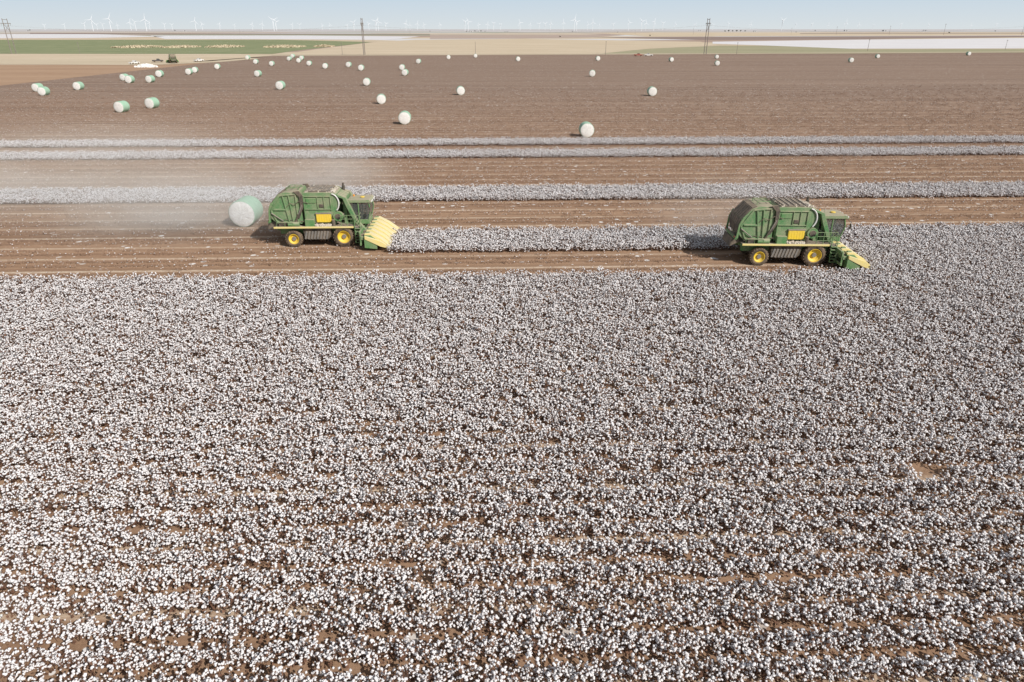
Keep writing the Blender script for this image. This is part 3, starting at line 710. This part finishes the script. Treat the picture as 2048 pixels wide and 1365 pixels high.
for yo in (-5.3, 0, 5.3):
    wb = MB()
    for a, b in zip(HP[:-1], HP[1:]):
        pts = []
        for i in range(13):
            t = i / 12; p = a.lerp(b, t); pts.append((p.x, p.y + yo, 18.9 - 4.5 * 4 * t * (1 - t)))
        wb.path(pts, .010, 4)
    o = wb.obj("power_cable", [GR]); tag(o, "dark power cable sagging between transmission poles", "power line", "power cables")
def make_upole():
    p = MB(); p.tube((0, 0, 0), (0, 0, 10), .19, .12, 10); root = p.obj("utility_pole", [WD])
    c = MB(); c.box(-.08, .08, -1.2, 1.2, 9.2, 9.35); c.tube((0, -.7, 9.2), (0, 0, 8.5), .03, n=5); c.tube((0, .7, 9.2), (0, 0, 8.5), .03, n=5)
    for y in (-1.1, -.4, .4, 1.1): c.tube((0, y, 9.34), (0, y, 9.6), .05, n=6)
    c.obj("crossarm", [WD], root); return root
up = make_upole(); lst = [(685, 110.5, .8), (951, 110, .85), (1211, 109.5, .9), (1473, 108.5, .8), (1735, 102, .9), (160, 108, .8), (2010, 100, .8),
  (1887, 70, 3.2), (1778, 70, 2.6), (1672, 70, 2.4), (2043, 71, 3.2), (1582, 70, 2), (1386, 70, 2.0), (1100, 69, 1.7), (1270, 69, 1.7), (480, 69, 1.6), (820, 68.5, 1.6)]
for i, (u, v, s) in enumerate(lst):
    o = up if i == 0 else copy_tree(up); x, y = gp(u, v); o.location = (x, y, 0); o.scale = (s, s, s) if s < 1.2 else (s * .75, s * .75, s)
    tag(o, "wooden utility pole standing in dry grass", "utility pole", "utility poles across the plain")

# ------------------------------------------------------------------ wind turbines
WT = plain("turbine_white", (0.72, 0.74, 0.76), .7, .1, .02)  # white with a pale haze tint put into the colour
def make_turbine():
    root = empty("wind_turbine"); t = MB(); t.tube((0, 0, 0), (0, 0, 88), 2.4, 1.5, 16); t.obj("tower", [WT], root)
    n = MB(); n.prism([(-6, 87.5), (-6, 91.5), (4.5, 92), (5.5, 89.5), (4.5, 87.5)], -2, 2); n.obj("nacelle", [WT], root, .3)
    r = MB()
    r.lathe([(.001, -2.6), (1.2, -2.0), (1.9, -.6), (1.9, 1), (.001, 1)], 14, 0, Matrix.Rotation(R(90), 4, 'Z'))
    for k in range(3):
        M = Matrix.Rotation(k * 2 * math.pi / 3, 4, 'X')
        r.add([(-.4, -1.0, 1), (.4, -1.0, 1), (.5, 1.4, 1), (-.3, 1.4, 1), (-.5, -1.4, 9), (.3, -1.4, 9), (.5, 2.1, 9), (-.2, 2.1, 9), (-.1, -.3, 48), (.1, -.3, 48), (.12, .4, 48), (-.08, .4, 48)],
              [(0, 1, 5, 4), (1, 2, 6, 5), (2, 3, 7, 6), (3, 0, 4, 7), (4, 5, 9, 8), (5, 6, 10, 9), (6, 7, 11, 10), (7, 4, 8, 11), (8, 9, 10, 11), (3, 2, 1, 0)], 0, M)
    r.obj("rotor", [WT], root, loc=(6.8, 0, 89.7)); return root
wt = make_turbine(); rg = random.Random(21)
T = [(170, 16), (186, 28), (195, 14), (207, 15), (222, 31), (236, 13), (262, 20), (272, 22), (293, 29), (300, 16), (330, 14), (345, 13), (392, 24), (405, 15), (440, 15), (470, 12), (505, 14), (525, 16), (548, 27), (553, 22),
 (585, 13), (600, 14), (645, 12), (708, 20), (738, 16), (752, 24), (757, 22), (772, 16), (812, 18), (820, 13), (835, 16), (848, 14), (880, 14), (930, 22), (937, 22), (957, 14), (975, 15), (987, 17), (1001, 13), (1040, 20),
 (1060, 14), (1078, 15), (1090, 16), (1101, 17), (1126, 20), (1148, 28), (1153, 22), (1175, 15), (1185, 20), (1198, 12), (1226, 15), (1257, 20), (1283, 23), (1291, 18), (1307, 22), (1325, 18), (1350, 14), (1390, 14),
 (1425, 13), (1455, 16), (1500, 15), (1563, 25), (1590, 14), (1622, 15), (1655, 14), (1690, 19), (1716, 14), (1745, 12), (1800, 14), (1855, 13), (1940, 12), (130, 13), (90, 12), (1990, 14), (660, 13), (695, 12)]
for i, (u, hpx) in enumerate(T):
    o = wt if i == 0 else copy_tree(wt)
    cx = (u - 1024) / 1365.3
    b0 = math.atan(cx * 1365.3 / (1365.3 * math.cos(PITCH) + 624 * math.sin(PITCH)))
    d = (133 * 1365.3 / hpx + rg.uniform(-100, 100)) / math.cos(b0); b_ = b0 + YAW
    o.location = (math.sin(b_) * d, math.cos(b_) * d, 0); o.rotation_euler = (0, 0, R(-62 + rg.uniform(-16, 16)))
    ro = [c for c in o.children if c.name.startswith("rotor")][0]; ro.rotation_euler = (rg.uniform(0, 2.09), 0, 0)
    tag(o, "white three-bladed wind turbine on the hazy plain", "wind turbine", "wind turbines along the horizon")

# ------------------------------------------------------------------ distant trees and farm buildings
LF = plain("tree_foliage", (0.075, 0.09, 0.06), .9, .1, .45, .8); BRK = plain("tree_bark", (0.10, 0.075, 0.055), .95, .1)
def make_tree(seed):
    rg = random.Random(seed); t = MB(); top = []
    t.tube((0, 0, 0), (.1, .05, 3.2), .38, .24, 8)
    for i in range(7):
        a = i * .9 + rg.uniform(-.3, .3); p = (2.2 * math.cos(a), 2.2 * math.sin(a), rg.uniform(4.5, 7.2)); t.tube((.1, .05, rg.uniform(2.2, 3.1)), p, .15, .05, 6); top.append(Vector(p))
    root = empty("tree"); t.obj("trunk", [BRK], root); c = MB()
    cl = [p + Vector((rg.uniform(-1.6, 1.6), rg.uniform(-1.6, 1.6), rg.uniform(-1, 1.6))) for p in top for _ in range(4)]
    for q in cl:
        rr = rg.uniform(.8, 1.5)
        for k in range(34):
            d = Vector((rg.gauss(0, 1), rg.gauss(0, 1), rg.gauss(0, 1))).normalized() * rr * rg.uniform(.5, 1.05); add_leaf(c, q + d, rg.uniform(.35, .6), rg, 0)
    c.obj("crown", [LF], root, smooth=0); return root
trees = [make_tree(1), make_tree(2)]
TP = [(1450, 64.3, 1.2), (1457, 64.5, 1.5), (1465, 64.2, 1.3), (1473, 64.6, 1.5), (1481, 64.3, 1.4), (1490, 64.5, 1.2), (933, 64.4, .9), (950, 64.3, 1.1), (962, 64.2, 1.2), (970, 64.5, .8), (1592, 66, .7), (1898, 68, .9), (1630, 63, 1.2),
      (1235, 66, .6), (1010, 65, .6), (60, 62.8, 1.6), (350, 63, 1.4), (860, 64, .8), (1765, 63.5, 1.3), (1990, 64, 1.0), (1120, 75.5, .45), (1300, 73.5, .5)]
for i, (u, v, s) in enumerate(TP):
    o = trees[i] if i < 2 else copy_tree(trees[i % 2]); x, y = gp(u, v); o.location = (x, y, 0); o.rotation_euler = (0, 0, i * 1.3); o.scale = (s, s, s * .85)
    tag(o, "dark green broadleaf tree on the open plain", "tree", "scattered trees near the horizon")
WLm = plain("barn_wall", (0.55, 0.54, 0.52), .7, .2, .1); RFm = plain("barn_roof", (0.36, 0.36, 0.37), .5, .3, .15)
def make_barn():
    root = empty("farm_shed"); b = MB(); b.box(-12, 12, -7, 7, 0, 5); b.obj("wall", [WLm], root)
    r = MB()
    for s in (-1, 1): r.add([(-12.6, s * 7.6, 4.75), (12.6, s * 7.6, 4.75), (12.6, 0, 8), (-12.6, 0, 8), (-12.6, s * 7.6, 5.0), (12.6, s * 7.6, 5.0), (12.6, 0, 8.3), (-12.6, 0, 8.3)], [(0, 1, 2, 3), (4, 5, 6, 7), (0, 1, 5, 4), (1, 2, 6, 5), (3, 0, 4, 7)])
    for s in (-1, 1): r.add([(s * 12, -7, 5.01), (s * 12, 7, 5.01), (s * 12, 0, 8)], [(0, 1, 2)])
    r.obj("roof", [RFm], root, smooth=0)
    d = MB(); d.box(-3, 3, -7.08, -7.01, 0, 4.2); d.obj("door", [darkp], root)
    for x in (-8, 7):
        w2 = MB(); w2.box(x - .8, x + .8, -7.06, -7.01, 1.6, 2.8); w2.obj("window", [GLS], root)
    return root
bn = make_barn()
for i, (u, v, s) in enumerate([(942, 64.0, .9), (956, 63.6, .7), (57, 62.4, 1.2), (370, 62.8, 1.1), (1692, 62.6, 1.4), (1510, 63.8, .8), (1770, 62.9, 1.3), (1015, 64.6, .6), (1850, 62.5, 1.3), (620, 63.2, .8), (1145, 64.0, .8), (1400, 62.6, 1.0)]):
    o = bn if i == 0 else copy_tree(bn); x, y = gp(u, v); o.location = (x, y, 0); o.scale = (s, s, s); o.rotation_euler = (0, 0, rg.uniform(-.4, .4))
    tag(o, "pale farm shed with grey gable roof on the plain", "farm building", "farm sheds near the horizon")
for (u, v, wpx) in [(275, 95, 34), (362, 95, 28), (450, 94.5, 28), (570, 94.5, 32), (648, 94, 16)]:
    x, y = gp(u, v); wv = wpx * (y / 1250.0); s_ = MB(); rg = random.Random(int(u))
    for i in range(1500):
        a = rg.uniform(0, 6.28); r = rg.random() ** .5; p = Vector((r * wv * math.cos(a), r * wv * 1.7 * math.sin(a), rg.uniform(0, 1.6) * (1.1 - r)))
        add_leaf(s_, p, rg.uniform(1.0, 2.2), rg, 0)
    o = s_.obj("dry_weeds", [drygrass], loc=(x, y, .07), smooth=0); o["kind"] = "stuff"; tag(o, "patch of pale dry weeds in the green crop", "dry weeds")

# ------------------------------------------------------------------ dust raised by the machines
def dust(x, y, z, rx, ry, rz, dens, sc=2.0):
    bm = bmesh.new(); bmesh.ops.create_icosphere(bm, subdivisions=3, radius=1.0)
    me = bpy.data.meshes.new("dust_cloud"); bm.to_mesh(me); bm.free()
    m = NT("airborne_dust"); co = m.coords(); ln = m.n("ShaderNodeVectorMath", operation='LENGTH'); m.t.links.new(co, ln.inputs[0])
    f = m.mapr(ln.outputs["Value"], 1.0, 0.0, 0.0, 1.0, True)
    n = m.mapr(m.noise(co, sc, 3, .6), .34, .66, .1, 1.0)
    v = m.n("ShaderNodeVolumeScatter"); v.inputs["Color"].default_value = (1.0, 0.90, 0.79, 1); v.inputs["Anisotropy"].default_value = -0.2
    m.t.links.new(m.math('MULTIPLY', m.math('MULTIPLY', f, n), dens), v.inputs["Density"]); m.t.links.new(v.outputs[0], m.out.inputs["Volume"])
    me.materials.append(m.mat); o = bpy.data.objects.new("dust_cloud", me); COL.objects.link(o); o.location = (x, y, z); o.scale = (rx, ry, rz)
    o["kind"] = "stuff"; tag(o, "thin tan dust cloud drifting behind a cotton picker", "dust")
lx, ly, _ = pk.location
dust(lx - 13, ly + 4, 2.0, 17, 9, 4.8, .14)
dust(lx + 0, ly + 5, 4.6, 8, 5, 3.4, .22, 1.6)
dust(lx - 34, ly + 18, 2.5, 44, 30, 7.0, .035)
dust(pk2.location.x - 3, pk2.location.y + 4, 3.2, 10, 6, 4.0, .08)
bpy.context.view_layer.update()
